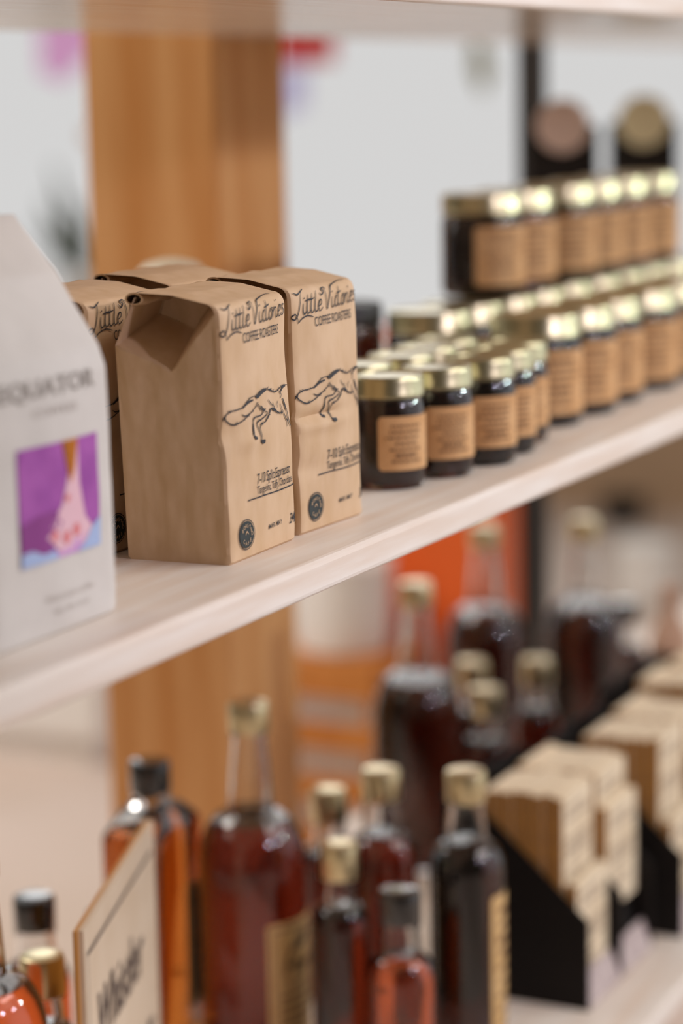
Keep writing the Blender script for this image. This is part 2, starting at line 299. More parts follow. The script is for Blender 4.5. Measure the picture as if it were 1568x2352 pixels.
def paper_bag(name, loc, rz, label, Wd, D, H, hs, seam_y, seam_z, t0, mats, fold_r=.008, lean=0., rR=.018, gus=.03, seed=0, dents=(), flap=True, prints=None, group=None, cat='coffee bag'):
    root = empty(name, loc, label, cat, group, rz)
    # front / back paths in (y, z) above t0: list of points by arc length
    if flap:
        arc = [(fold_r*(1-math.cos(a)), H-fold_r+fold_r*math.sin(a)) for a in [PI/2*k/6 for k in range(7)]]
        fp = [(0, t0)] + arc + [(seam_y*.55, H+(seam_z-H)*.55+.0015), (seam_y, seam_z)]
        bp = [(D, t0), (D, hs), (seam_y+.002, seam_z-.003)]
    else:
        fp = [(0, t0), (.000, hs-.012), (.004, hs), (seam_y*.5, hs+(seam_z-hs)*.56), (seam_y, seam_z)]
        bp = [(D, t0), (D, hs-.01), (seam_y+.003, seam_z)]
    def along(path, t):
        seg = [math.dist(path[i], path[i+1]) for i in range(len(path)-1)]; tot = sum(seg); s = t*tot
        for i, l in enumerate(seg):
            if s <= l+1e-9 or i == len(seg)-1:
                k = max(0, min(1, s/l)); return tuple(path[i][d]+(path[i+1][d]-path[i][d])*k for d in (0, 1))
            s -= l
    def wr(x, z, k=0):
        n = noise.noise(Vector((x*22+seed*7.3, z*16+k*5.1, seed)))*.0016 + noise.noise(Vector((x*60+seed*3.3, z*40+k*5.1, seed+9)))*.0007
        for (dx, dz, sx, sz, am) in dents:
            if k == 0: n += am*math.exp(-((x-dx)/sx)**2-((z-dz)/sz)**2)
        return n
    def yround(x):        # the right-hand front edge turns softly, the left one is creased
        y = 0
        if x > Wd-rR: y += rR*.75*(1-math.sqrt(max(0, 1-((x-(Wd-rR))/rR)**2)))
        if x < .003: y += .003*(1-math.sqrt(max(0, 1-((.003-x)/.003)**2)))
        return y
    nx = 30; ng = 44
    Pg = (D*.47, hs-.016); Fg = (0, H-.003); Sg = (D, hs)
    def tuck(y, z):
        a, b = (Fg, Pg) if y < Pg[0] else (Pg, Sg)
        dx, dz = b[0]-a[0], b[1]-a[1]; l = math.hypot(dx, dz)
        d = (dx*(z-a[1])-dz*(y-a[0]))/l
        return min(gus, max(0, d)*2.2)
    xs = [0, .001, .003] + [.003+(Wd-rR-.003)*k/(nx-10) for k in range(1, nx-9)] + [Wd-rR+rR*math.sin(PI/2*k/6) for k in range(1, 7)]
    R = []
    lv = [0, .002, .006] + [t0*k/44 for k in range(1, 45)]; lv = sorted(set(lv)); n_up = 72
    def ring(F, B, t, z):
        pts = []
        bulge = .004*math.sin(PI*min(1, z/H)) if not t else .004*(1-t)*math.sin(PI*min(1, t0/H))
        sh = lean*z/H
        d = B[0]-F[0]
        k = max(0, min(1, d/D))
        def P(x, y, zz): return (x-Wd/2+lean*zz/H, y-D/2, zz)
        for x in xs:
            e = bulge*math.sin(PI*x/Wd)
            pts.append(P(x, F[0]+yround(x)*k-e*k+wr(x, F[1])*(k if t else min(1, z/.01)), F[1]))
        y0 = F[0]+yround(Wd)*k
        g = gus*min(1, t*1.9) if t else 0
        for j in range(1, ng):
            s = j/ng; tri = 1-abs(2*s-1)
            gg = tuck(y0+(B[0]-y0)*s, F[1]+(B[1]-F[1])*s) if flap and t else g*tri
            pts.append(P(Wd-gg+wr(F[1], s, 1)*.8*(1 if t else min(1, z/.01)), y0+(B[0]-y0)*s, F[1]+(B[1]-F[1])*s))
        for x in reversed(xs[::3]): pts.append(P(x, B[0], B[1]))
        yl = F[0]+yround(0)*k
        for j in range(1, ng):
            s = 1-j/ng; tri = 1-abs(2*s-1)
            soft = tri if t > .2 else tri
            gg = tuck(yl+(B[0]-yl)*s, F[1]+(B[1]-F[1])*s) if flap and t else g*soft
            pts.append(P(0+gg+wr(F[1]+(B[1]-F[1])*s, s*.3, 2)*.9*(1 if t else min(1, z/.01)), yl+(B[0]-yl)*s, F[1]+(B[1]-F[1])*s))
        return pts
    for z in lv:
        ins = .002 if z == 0 else 0
        R.append(ring((ins, z), (D-ins, z), 0, z))
    for i in range(1, n_up+1):
        t = i/n_up; R.append(ring(along(fp, t), along(bp, t), t, H))
    mb = MB().rings(R); body = mb.build('paper_body', mats[0], root, smooth=True)
    if flap:                       # rolled, folded-down mouth of the bag: a flattened tube with an open end
        fb = MB(); n = 18; ro = []; ri = []
        for x in [.001+(Wd-.008)*k/8 for k in range(9)]:
            ro.append([(x-Wd/2+lean, seam_y-D/2+.003+.0065*math.cos(2*PI*j/n), seam_z-.0042+.0040*math.sin(2*PI*j/n)+.0006*math.sin(9*x*40)) for j in range(n)])
            ri.append([(x-Wd/2+lean, seam_y-D/2+.003+.0053*math.cos(2*PI*j/n), seam_z-.0042+.0030*math.sin(2*PI*j/n)) for j in range(n)])
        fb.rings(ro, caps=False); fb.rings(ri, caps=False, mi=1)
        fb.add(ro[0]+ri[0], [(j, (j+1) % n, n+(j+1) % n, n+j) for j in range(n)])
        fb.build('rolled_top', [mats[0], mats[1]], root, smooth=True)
    if prints:
        pm = MB()
        zt = t0
        def fn(u, v):
            u = max(.0005, min(Wd-.0006, u)); b = .004*math.sin(PI*min(1, v/H)) if v < t0 else .004*math.sin(PI*min(1, t0/H))
            y = yround(u)-b*math.sin(PI*u/Wd)+wr(u, v); z = v
            if v > t0:
                T = sum(math.dist(fp[i], fp[i+1]) for i in range(len(fp)-1)); q = along(fp, min(1, (v-t0)/T)); tt = min(1, (v-t0)/T)
                Bq = along(bp, tt); k = max(0, min(1, (Bq[0]-q[0])/D)); y = q[0]+(yround(u)-.004*(1-tt)*math.sin(PI*min(1, t0/H))*math.sin(PI*u/Wd)+wr(u, q[1]))*k; z = q[1]
            return (u-Wd/2+lean*z/H, y-D/2-.0007, z+(.0005 if v > H-.006 else 0))
        for part, draw in (prints.parts if flap else [('printed_front', prints)]):
            pm = MB(); draw(pm, fn); pm.build(part, prints.mats, root)
    return root
def badge_print(pm, fn):
    c = (.0207, .0172)
    circ = [(math.cos(2*PI*j/28), math.sin(2*PI*j/28)) for j in range(28)]
    poly2d(pm, [(c[0]+.0098*a, c[1]+.0090*b) for a, b in circ], fn, 1)
    fo = lambda u, v: tuple(q+d for q, d in zip(fn(u, v), (0, -.0004, 0)))
    stroke2d(pm, [(c[0]+.0108*a, c[1]+.0100*b) for a, b in circ+circ[:1]], .0006, fn, 0, False, False)
    for ch, ang in zip('ROASTED', [150, 125, 100, 75, 50, 25, 0]):
        a = math.radians(ang); text2d(pm, ch, fo, c[0]+.0064*math.cos(a)-.0011, c[1]+.0060*math.sin(a)-.0012, .0036, mi=2)
    for ch, ang in zip('CAFE', [225, 255, 285, 315]):
        a = math.radians(ang); text2d(pm, ch, fo, c[0]+.0064*math.cos(a)-.0011, c[1]+.0060*math.sin(a)-.0012, .0036, mi=2)
    stroke2d(pm, [(c[0]-.002, c[1]), (c[0], c[1]+.002), (c[0]+.002, c[1])], .0008, fo, 2)
def logo_print(pm, fn):
    k = .0825/LVW
    for s in LV: stroke2d(pm, [(.0085+x*k+.10*y*k, .1515+y*.0070+.045*x*k) for x, y in s], .0010, fn)
    text2d(pm, 'COFFEE ROASTERS', fn, .0262, .1425, .0092, width=.055, slope=.02)
def fox_print(pm, fn):
    for s, w in FOX: stroke2d(pm, s, .00095*w, fn)
    rnd = random.Random(11)                               # short fur hatching along the outline
    for idx, nh, ln in ((0, 34, .0024), (2, 26, .0026), (5, 16, .0020), (11, 22, .0026), (7, 10, .0016)):
        p = cr(FOX[idx][0], 8)
        for _ in range(nh):
            i = rnd.randrange(len(p)-1); a = p[i]; b = p[i+1]; t = math.atan2(b[1]-a[1], b[0]-a[0])+rnd.uniform(-.9, .9); l = ln*rnd.uniform(.5, 1.2)
            stroke2d(pm, [a, (a[0]+l*math.cos(t), a[1]+l*math.sin(t))], .00055, fn)
def text_print(pm, fn):
    text2d(pm, '7-10 Split Espresso', fn, .0360, .0485, .0098, width=.052, bold=.004)
    text2d(pm, 'Tangerine, Taffy, Chocolate', fn, .0358, .0418, .0076, width=.0555, bold=.004)
    stroke2d(pm, [(.0245, .0392), (.045, .0396), (.07, .0391), (.0985, .0396)], .0009, fn, taper=False)
    text2d(pm, 'MAR / MAY', fn, .0535, .0150, .0046, width=.020, shear=.2, slope=.03, bold=.012)
    text2d(pm, '340g', fn, .0850, .0135, .0100, width=.0145, shear=.25, bold=.006)
def kraft_print(): pass
kraft_print.parts = [('logo_lettering', logo_print), ('fox_drawing', fox_print), ('product_lettering', text_print), ('round_badge', badge_print)]
kraft_print.mats = [M['ink'], M['badge'], M['kraft']]
KM = (M['kraft'], M['kraft_in']); ZS = -.300
def kraft(X0, Y0, rz, label, seed, lean, dents, H=.170, D=.076, Wd=.101):
    return paper_bag('coffee_bag', (X0+Wd/2, Y0+D/2, ZS), rz, label, Wd, D, H, .142, .058, H+.006, .112, KM, gus=.043, lean=lean, seed=seed, dents=dents, rR=.010, prints=kraft_print, group='brown kraft coffee bags on the middle shelf')
kraft(1.3310, .7300, math.radians(1.5), 'brown kraft coffee bag beside the white bag, its wide dark side showing, sharpest in focus', 1, -.009,
      [(.004, .083, .010, .010, .0035), (.02, .078, .02, .006, -.002), (.006, .045, .006, .02, .0015), (.085, .12, .02, .03, .0015)])
kraft(1.4440, .7320, math.radians(-2.5), 'brown kraft coffee bag touching the row of small jars, sharp crease across its front', 2, -.007,
      [(.028, .081, .030, .0035, .0035), (.03, .074, .032, .0045, -.0022), (.012, .062, .02, .012, -.0015), (.01, .045, .02, .006, .0015)], H=.171, Wd=.0965)
kraft(1.322, .822, math.radians(1), 'brown kraft coffee bag mostly hidden, only its lettering between white bag and front bag showing', 3, -.006, [(.05, .08, .03, .004, .002)])
kraft(1.442, .822, math.radians(-1), 'brown kraft coffee bag at the back against the post, only its folded top showing', 4, -.006, [(.03, .08, .03, .004, .002)], H=.172)

def white_print(pm, fn):
    text2d(pm, 'EQUATOR', fn, .012, .1375, .0145, width=.0985, bold=.015, mi=0)
    text2d(pm, 'COFFEES', fn, .044, .1265, .0062, width=.044, mi=1)
    x0, x1, z0, z1 = .0265, .1085, .0445, .1105
    R = lambda a, b: (x0+(x1-x0)*a, z0+(z1-z0)*b)
    poly2d(pm, [R(0, 0), R(1, 0), R(1, 1), R(0, 1)], fn, 2)
    f2 = lambda u, v: tuple(q+d for q, d in zip(fn(u, v), (0, -.0003, 0)))
    f3 = lambda u, v: tuple(q+d for q, d in zip(fn(u, v), (0, -.0006, 0)))
    poly2d(pm, [R(0, .12), R(.3, .05), R(.5, .3), R(.42, .42), R(.2, .42), R(0, .36)], f2, 3)
    poly2d(pm, [R(.56, 1), R(.70, 1), R(.72, .6), R(.80, .3), R(.95, .12), R(.5, .02), R(.30, .2), R(.50, .45), R(.57, .7)], f2, 4)
    poly2d(pm, [R(.50, 1.0), R(.70, 1.0), R(.66, .75), R(.60, .62), R(.55, .8)], f3, 5)
    for a, b, r in ((.40, .2, .045), (.55, .16, .05), (.68, .2, .05), (.56, .5, .03)):
        poly2d(pm, [R(a+r*math.cos(t*.9), b+r*1.2*math.sin(t*.9)) for t in range(7)], f3, 6)
    poly2d(pm, [R(0, 0), R(.45, 0), R(.4, .08), R(.25, .07), R(.12, .13), R(0, .12)], f3, 7)
    poly2d(pm, [R(.3, 0), R(.75, 0), R(.86, .16), R(.7, .12), R(.5, .07)], f2, 8)
    poly2d(pm, [R(.70, 0), R(1, 0), R(1, .26), R(.88, .18), R(.8, .08)], f3, 7)
    text2d(pm, 'Whole bean coffee', fn, .050, .0205, .0052, width=.052, mi=1)
    text2d(pm, 'Net Wt 12 oz', fn, .058, .0125, .0048, width=.038, mi=1)
white_print.mats = [M['grey_ink'], M['pale_ink'], M['purple'], M['plum'], M['pinkp'], M['yellowp'], M['coral'], M['bluep'], M['lilac']]
paper_bag('coffee_bag', (1.199-.07, .727+.0475, ZS), 0, 'white coffee bag with a purple picture on its front, nearest and blurred', .14, .095, .233, .158, .066, .233, .11,
          (M['white_bag'], M['white_bag']), lean=-.004, rR=.022, gus=.03, seed=6, flap=False, prints=white_print)

# ------------------------------------------------------------------ jam jars
def cyl_patch(mb, r, z0, z1, a0, a1, th=.0004, n=30, mi=0, corner=0.):
    V = []; F = []
    for i in range(n+1):
        a = a0+(a1-a0)*i/n; e = min(i, n-i)/n*(a1-a0)*r
        c = (corner-math.sqrt(max(0, corner**2-(corner-e)**2))) if e < corner else 0
        for rr in (r, r+th):
            for z in (z0+c, z1-c): V.append((rr*math.cos(a), rr*math.sin(a), z))
    for i in range(n):
        b = i*4; c = b+4
        F += [(b+2, c+2, c+3, b+3), (b+1, c+1, c, b), (b+3, c+3, c+1, b+1), (b, c, c+2, b+2)]
    F += [(0, 2, 3, 1), (n*4+1, n*4+3, n*4+2, n*4)]
    mb.add(V, F, mi)
def text_lines(mb, r, z0, z1, a0, a1, rnd, mi=1, rows=7, th=.0009):
    for k in range(rows):
        z = z1-(z1-z0)*(k+.7)/(rows+.4); h = (z1-z0)/rows*rnd.choice((.30, .34, .55)); a = a0+(a1-a0)*rnd.uniform(.08, .3); end = a0+(a1-a0)*rnd.uniform(.7, .92)
        while a < end:
            w = rnd.uniform(.04, .16); cyl_patch(mb, r, z-h/2, z+h/2, a, min(end, a+w), th, 3, mi); a += w+.05
def make_jar(name, loc, label, cat, group, R, H, lid_m, jam_m, lab=True, seed=1):
    root = empty(name, loc, label, cat, group); rnd = random.Random(seed)
    lz = H-.0165*R/.03 if R < .035 else H-.019
    t = .0022; r = R
    out = [(r*.82, 0), (r*.93, .0012), (r*.985, .005), (r, .010), (r, lz-.009), (r*.97, lz-.004), (r*.90, lz-.0005), (r*.90, H-.003)]
    inn = [(r*.90-t, H-.003), (r*.90-t, lz-.002), (r-t-.001, lz-.010), (r-t, .014), (r*.9, .006), (r*.5, .005)]
    MB().lathe(out+inn, 44).build('glass_jar', M['glass'], root, smooth=True)
    ri = r-t+.0004
    MB().lathe([(r*.45, .0045), (r*.9, .0056), (ri, .0138), (ri, lz-.010), (r*.89-t, lz-.003)], 44).build('jam', jam_m, root, smooth=True)
    lr = R*1.0
    lm = MB().lathe([(lr*.91, lz), (lr*.985, lz-.0004), (lr, lz+.0012), (lr*.985, lz+.0024), (lr*.985, H-.0032), (lr*.965, H-.0008), (lr*.93, H), (lr*.86, H-.0004), (lr*.84, H-.0012), (lr*.3, H-.0012)], 48)
    lm.build('lid', lid_m, root, smooth=True)
    if lab:
        mb = MB(); z0, z1 = .0155, lz-.014
        if R > .035: z0, z1 = .012, lz-.012
        a0, a1 = -PI/2-1.42, -PI/2+1.42
        cyl_patch(mb, R+.0001, z0, z1, a0, a1, .0003, 40, 0, .003)
        for s in (0, 1): text_lines(mb, R+.0001, z0+.004, z1-.004, a0+s*(a1-a0)/2+.1, a0+(s+1)*(a1-a0)/2-.05, rnd)
        mb.build('paper_label', [M['label'], M['label_ink']], root)
    return root
ORD = ['first', 'second', 'third', 'fourth', 'fifth', 'sixth', 'seventh', 'eighth', 'ninth', 'tenth']
SR, SHt = .0285, .0865
front_small = [(1.6575, .7665), (1.7210, .7530), (1.7895, .7440), (1.8490, .7500), (1.9090, .7620)]
sj = None
for i, (x, y) in enumerate(front_small):
    lb = '%s small gold-lidded jam jar from the coffee bags along the shelf edge' % ORD[i]
    if sj is None: sj = make_jar('jam_jar', (x, y, ZS), lb, 'jar', 'small jam jars', SR, SHt, M['gold'], M['jam'])
    else: dup(sj, (x, y, ZS), lb, rz=random.uniform(-.1, .1))
for i, (x, y) in enumerate([(1.655, .833), (1.722, .822), (1.790, .815), (1.853, .820), (1.917, .829)]):
    dup(sj, (x, y, ZS), '%s small gold-lidded jam jar from the coffee bags in the second row from the edge' % ORD[i], rz=random.uniform(-.1, .1))
BR, BH = .0412, .1
bj = None
big = [(2.021, .785), (2.106, .782), (2.193, .786), (2.298, .785), (2.384, .787), (2.470, .785)]
for i, (x, y) in enumerate(big):
    lb = '%s large jam jar beyond the small ones in the row along the shelf edge' % ORD[i]
    if bj is None: bj = make_jar('jam_jar', (x, y, ZS), lb, 'jar', 'large jam jars on the shelf', BR, BH, M['gold'], M['jam'], seed=5)
    else: dup(bj, (x, y, ZS), lb, rz=random.uniform(-.06, .06))
mid = [(2.030+.0835*i, .893+.002*math.sin(i*2.1)) for i in range(9)]
for i, (x, y) in enumerate(mid):
    dup(bj, (x, y, ZS), '%s large jam jar from the bags in the row under the top tier' % ORD[i], 'large jam jars in the second row', rz=random.uniform(-.06, .06))
top = [2.186, 2.271, 2.394, 2.480, 2.570, 2.672]
for i, x in enumerate(top):
    dup(bj, (x, .905, ZS+BH), '%s large jam jar from the left on the raised top tier' % ORD[i], 'large jam jars on the top tier', rz=random.uniform(-.06, .06))
make_jar('jam_jar', (2.035, .990, ZS), 'dark unlabelled jam jar with black lid behind the right kraft bag', 'jar', None, BR, .104, M['steel_black'], M['syrup_black'], lab=False)

# pale domed pot just behind the rear bag
pr = empty('domed_pot', (1.8761, 1.08, ZS), 'pale round pot lid peeking over the rear kraft bag before the post', 'pot')
MB().lathe([(.022, 0), (.034, .004), (.038, .05), (.036, 0.1112), (.032, 0.1260)], 36).build('pot_body', M['dome'], pr, smooth=True)
MB().lathe([(.034, 0.1262), (.035, 0.1322), (.032, 0.1432), (.024, 0.1512), (.010, 0.1552), (.001, 0.1562)], 36).build('lid', M['dome'], pr, smooth=True)

# black boxes with round discs at the back of the middle shelf
def disc_box(x, y, rz, wd, hbox, dr, dm, label, dz):
    r = empty('gift_box', (x, y, ZS), label, 'box', None, rz)
    MB().box((-.02, -wd/2, 0), (.02, wd/2, hbox)).build('box_body', M['black'], r, bevel=.002)
    m = MB(); n = 40
    m.prism([(dr*math.cos(2*PI*j/n), hbox+dz+dr*math.sin(2*PI*j/n)) for j in range(n)], -.028, -.0205, ax='x')
    m.build('round_disc', dm, r, bevel=.001)
disc_box(2.925, 1.100, math.radians(22), .090, .252, .034, M['disc_brown'], 'black box with a brown-grey disc, beside the black upright above the jars', -.000)
disc_box(3.245, 1.10, math.radians(22), .094, .252, .036, M['disc_olive'], 'black box with a pale olive disc, last in line above the jars', .000)

# ------------------------------------------------------------------ bottles on the lower shelf
ZL = -.868
def bottle(name, loc, label, H, R, cap_h, cap_r, drop, neck0, neck1, liquid, cap_m, band=None, lab=None, group='bottles on the lower shelf', fill=None, rz=0.):
    root = empty(name, loc, label, 'bottle', group, rz)
    zs = H-drop                                   # where the shoulder leaves the full-width body
    zn = zs+(drop-cap_h)*.42                      # shoulder meets neck
    zc = H-cap_h
    sh = [(R*math.cos(a)*1.0 if False else neck0+(R-neck0)*math.cos(a), zs+(zn-zs)*math.sin(a)) for a in [PI/2*k/9 for k in range(10)]]
    prof = [(R*.80, 0), (R*.93, .001), (R*.99, .005), (R, .011)] + sh + [(neck0*.97, zn+.004), ((neck0+neck1)/2, (zn+zc)/2), (neck1, zc-.004), (neck1*1.12, zc-.003), (neck1*1.12, zc+.002), (neck1*.9, zc+.003), (neck1*.9, H-.004)]
    t = .0025
    inn = [(neck1*.9-t*.8, H-.004), (neck1-t, zc-.004), ((neck0+neck1)/2-t, (zn+zc)/2), (neck0-t, zn+.003)] + [(r-t, z-t*.6) for r, z in reversed(sh)] + [(R-t, .016), (R*.85, .008), (R*.3, .0085)]
    MB().lathe(prof+inn, 48).build('glass_bottle', M['glass'], root, smooth=True)
    fz = fill if fill is not None else zn+.002
    e = .0004
    lq = [(R*.28, .0078), (R*.85, .0075), (R-t+e, .0158)] + [(r-t+e, z-t*.6) for r, z in sh if z < fz]
    if fz > zn: lq.append((neck0-t+e, zn+.0015))
    if fz > zn+.006: lq.append((neck0+(neck1-neck0)*min(1, (fz-zn)/(zc-zn))-t+e, fz))
    MB().lathe(lq, 48).build('liquid', liquid, root, smooth=True)
    MB().lathe([(cap_r*.97, zc+.0005), (cap_r, zc+.0015), (cap_r, H-.0035), (cap_r*.95, H-.0008), (cap_r*.86, H), (cap_r*.2, H)], 44).build('cap', cap_m, root, smooth=True)
    if band: 
        z0, z1, rb = band
        MB().lathe([(rb-.002, z0), (rb, z0+.0006), (rb, z1-.0006), (rb-.002, z1)], 40).build('neck_band', M['black_cap'], root, smooth=True)
    if lab:
        z0, z1, a0, a1, art = lab; m = MB(); rnd = random.Random(int(H*1e4))
        cyl_patch(m, R+.0001, z0, z1, a0, a1, .0004, 40, 0, .004)
        if art:
            def f(u, v):
                a = a0+u*(a1-a0); return ((R+.0011)*math.cos(a), (R+.0011)*math.sin(a), z0+v*(z1-z0))
            stroke2d(m, [(.06,.94),(.94,.94)], .015, f, 1, False, False); stroke2d(m, [(.06,.05),(.06,.94)], .012, f, 1, False, False)
            stroke2d(m, [(.20,.55),(.24,.70),(.34,.82),(.48,.90),(.66,.93)], .03, f, 1)
            poly2d(m, [(.30,.76),(.38,.80),(.50,.87),(.62,.88),(.52,.79),(.40,.75)], f, 2, 0)
            text2d(m, 'Maple', f, .16, .56, .17, width=.62, slope=.04, mi=2, shear=.3)
            text2d(m, 'SYRUP', f, .22, .45, .07, width=.55, mi=1)
            for q in (.38, .30, .22, .14): stroke2d(m, [(.14, q), (.84, q+.01)], .022, f, 1, False, False)
        else: text_lines(m, R+.0001, z0+.006, z1-.006, a0+.1, a1-.1, rnd, rows=9)
        m.build('paper_label', [M['cream_label'], M['label_ink'], M['label_dark']], root)
    return root
FA = -PI/2
# tall maple-syrup bottles
TB = dict(H=.325, R=.0505, cap_h=.028, cap_r=.0185, drop=.156, neck0=.0215, neck1=.0155, fill=.217)
tall = bottle('syrup_bottle', (1.860, 1.005, ZL), 'tall clear-necked bottle of dark red syrup with gold cap, right of the wooden sign', liquid=M['syrup_dark'], cap_m=M['brass'],
       lab=(.015, .128, FA-.85, FA+.85, True), **TB)
bottle('syrup_bottle', (1.415, 1.000, ZL), 'large round-shouldered amber bottle cut off by the left edge', liquid=M['syrup_red'], cap_m=M['brass'], lab=None, **TB)
bb = bottle('syrup_bottle', (2.402, 1.08, ZL), 'tall clear-necked dark bottle with white-topped cap in front of the rust cabinet', liquid=M['syrup_black'], cap_m=M['brass'], **TB)
dup(bb, (2.757, 1.143, ZL), 'tall clear-necked dark bottle with cap just under the shelf beside the black upright')
dup(bb, (2.848, 1.043, ZL), 'tall clear-necked dark bottle right of the black upright, beside the cream packets')
# slim gold-capped bottles
SB = dict(H=.210, R=.0262, cap_h=.032, cap_r=.0178, drop=.078, neck0=.0168, neck1=.0150, band=(.1405, .153, .0195))
slim = bottle('syrup_bottle', (1.838, .905, ZL), 'slim dark bottle with gold cap and black neck ring beside the tan label', liquid=M['syrup_dark'], cap_m=M['brass'], fill=.156, **SB)
bottle('syrup_bottle', (1.496, .997, ZL), 'slim amber bottle with gold cap tucked behind the large left-edge bottle', liquid=M['syrup_amber'], cap_m=M['brass'], **SB)
dup(slim, (1.985, .988, ZL), 'slim bottle with gold cap half hidden behind the tall dark red bottle')
for i, (x, y, l) in enumerate([(2.52, 1.062, 'slim dark bottle with grey-gold cap right beside the tall bottle before the rust cabinet'), (2.405, .998, 'slim dark bottle with bright white cap top, standing in front of a duller cap'), (2.555, .995, 'slim dark bottle with grey-gold cap nearest the top of the packet display')]):
    dup(slim, (x, y, ZL), l)
MBt = dict(H=.242, R=.0325, cap_h=.029, cap_r=.0185, drop=.088, neck0=.0195, neck1=.016)
bottle('syrup_bottle', (1.966, .923, ZL), 'dark gold-capped bottle in front of the tallest dark one, right of the slim half-hidden cap', liquid=M['syrup_dark'], cap_m=M['brass'], **MBt)
MBt.update(H=.262, R=.0345, drop=.094)
bottle('syrup_bottle', (1.928, .820, ZL), 'black gold-capped bottle standing against the black packet display, tan label at its edge', liquid=M['syrup_black'], cap_m=M['brass'], lab=(.012, .150, FA-.5, FA+.6, False), **MBt)
# small flasks with black caps
FB = dict(H=.178, R=.0300, cap_h=.030, cap_r=.0188, drop=.082, neck0=.0185, neck1=.0165)
fk = bottle('syrup_bottle', (1.829, .842, ZL), 'small orange-red bottle with black cap at the front, below the gold caps', liquid=M['syrup_red'], cap_m=M['black_cap'], fill=.121, **FB)
dup(fk, (1.690, 1.132, ZL), 'small bottle with black cap rising behind the left-edge amber bottle')
dup(fk, (1.684, 1.053, ZL), 'small black-capped bottle hidden behind the wooden sign, only its cap edge showing')
fd = bottle('syrup_bottle', (3.032, 1.052, ZL), 'small dark bottle between the tall bottle and the beige bottle', liquid=M['syrup_black'], cap_m=M['black_cap'], fill=.121, **FB)
dup(fd, (2.952, 1.047, ZL), 'small dark bottle just behind the far cream packets')
# flat square flask
def flask(loc, rz, label):
    root = empty('syrup_bottle', loc, label, 'bottle', 'bottles on the lower shelf', rz)
    def rr(hx, hy, z, ch, n=5):
        pts = []
        for cx_, cy_, a0 in ((hx-ch, hy-ch, 0), (-hx+ch, hy-ch, PI/2), (-hx+ch, -hy+ch, PI), (hx-ch, -hy+ch, 1.5*PI)):
            for k in range(n+1):
                a = a0+PI/2*k/n; pts.append((cx_+ch*math.cos(a), cy_+ch*math.sin(a), z))
        return pts
    hx, hy = .049, .029
    R = [rr(hx*.9, hy*.9, 0, .006), rr(hx, hy, .006, .008), rr(hx, hy, .2060, .008), rr(hx*.97, hy*.96, .2105, .009), rr(hx*.62, hy*.72, .2260, .012), rr(.019, .019, .2300, .0188), rr(.0175, .0175, .2380, .0174), rr(.0165, .0165, .2650, .0164)]
    t = .003
    Ri = [rr(.0135, .0135, .2650, .0134), rr(.0145, .0145, .2360, .0144), rr(hx*.62-t, hy*.72-t, .2230, .010), rr(hx-t, hy-t, .2070, .006), rr(hx-t, hy-t, .010, .006), rr(hx*.5, hy*.5, .008, .006)]
    MB().rings(R+Ri).build('glass_bottle', M['glass'], root, smooth=True)
    e = .0004
    L = [rr(hx*.5, hy*.5, .0076, .006), rr(hx-t+e, hy-t+e, .0096, .006), rr(hx-t+e, hy-t+e, .2072, .006), rr(hx*.62-t+e, hy*.72-t+e, .2230, .010)]
    MB().rings(L).build('liquid', M['syrup_amber'], root, smooth=True)
    MB().lathe([(.0185, .2405), (.019, .2415), (.019, .2665), (.0182, .2690), (.016, .2700), (.004, .2700)], 44).build('cap', M['black_cap'], root, smooth=True)
    m = MB(); m.box((.006, -hy-.0006, .03), (.040, -hy-.0001, .150), 0)
    z = .146; rnd = random.Random(2)
    while z > .04:
        h = rnd.choice((.0012, .002, .0032)); m.box((.018, -hy-.0011, z-h), (.036, -hy-.0006, z), 1); z -= h+rnd.choice((.0012, .002))
    m.build('barcode_label', [M['cream_label'], M['label_dark']], root)
flask((1.826, 1.0905, ZL), math.radians(4), 'flat square bottle of bright amber syrup with black cap behind the wooden sign')
# beige bottle at the far right
r = empty('syrup_bottle', (3.016, .982, ZL), 'beige bottle with slim neck at the far right above the packets', 'bottle')
MB().lathe([(.024, 0), (.030, .004), (.030, .125), (.024, .150), (.013, .165), (.012, .190)], 36).build('glass_bottle', M['candle'], r, smooth=True)
MB().lathe([(.0135, .1905), (.0135, .206), (.012, .208), (.003, .208)], 30).build('cap', M['candle'], r, smooth=True)

# wooden sign board (top edge level, face turned away to the right)
A = Vector((1.438, .923)); B = Vector((1.703, 1.016)); dv = (B-A); Ls = dv.length; ang = math.atan2(dv.y, dv.x)
sg = empty('wooden_sign', (A.x, A.y, ZL), 'cream wooden sign board with dark hand lettering, standing among the bottles', 'sign', None, ang)
hs = .258
MB().prism([(0, 0), (Ls, 0), (Ls, hs), (.0, hs)], .003, .0065).build('board', M['sign_edge'], sg, bevel=.0008)
MB().prism([(.0035, .004), (Ls-.003, .004), (Ls-.003, hs-.0005), (.0035, hs-.0005)], -.0012, .003).build('face_panel', M['sign_face'], sg)
m = MB(); f = lambda u, v: (u, -.0022, v)
stroke2d(m, [(.012, .012), (.012, hs-.022)], .0012, f, 0, False, False); stroke2d(m, [(.012, hs-.022), (Ls-.02, hs-.022)], .003, f, 0, False, False)
text2d(m, 'Whistler', f, .034, .150, .062, width=.175, shear=.2, mi=0, bold=.01)
text2d(m, 'Products', f, .085, .070, .055, width=.160, shear=.2, mi=0, bold=.01)
m.build('lettering', M['sign_ink'], sg)
MB().prism([(.03, 0), (.05, 0), (.05, .10), (.03, .10)], .0, .05).build('stand_block', M['sign_edge'], sg, loc=(0, .007, 0)) if False else None
MB().box((.12, .007, 0), (Ls-.11, .03, .012)).build('foot', M['sign_edge'], sg, bevel=.001)

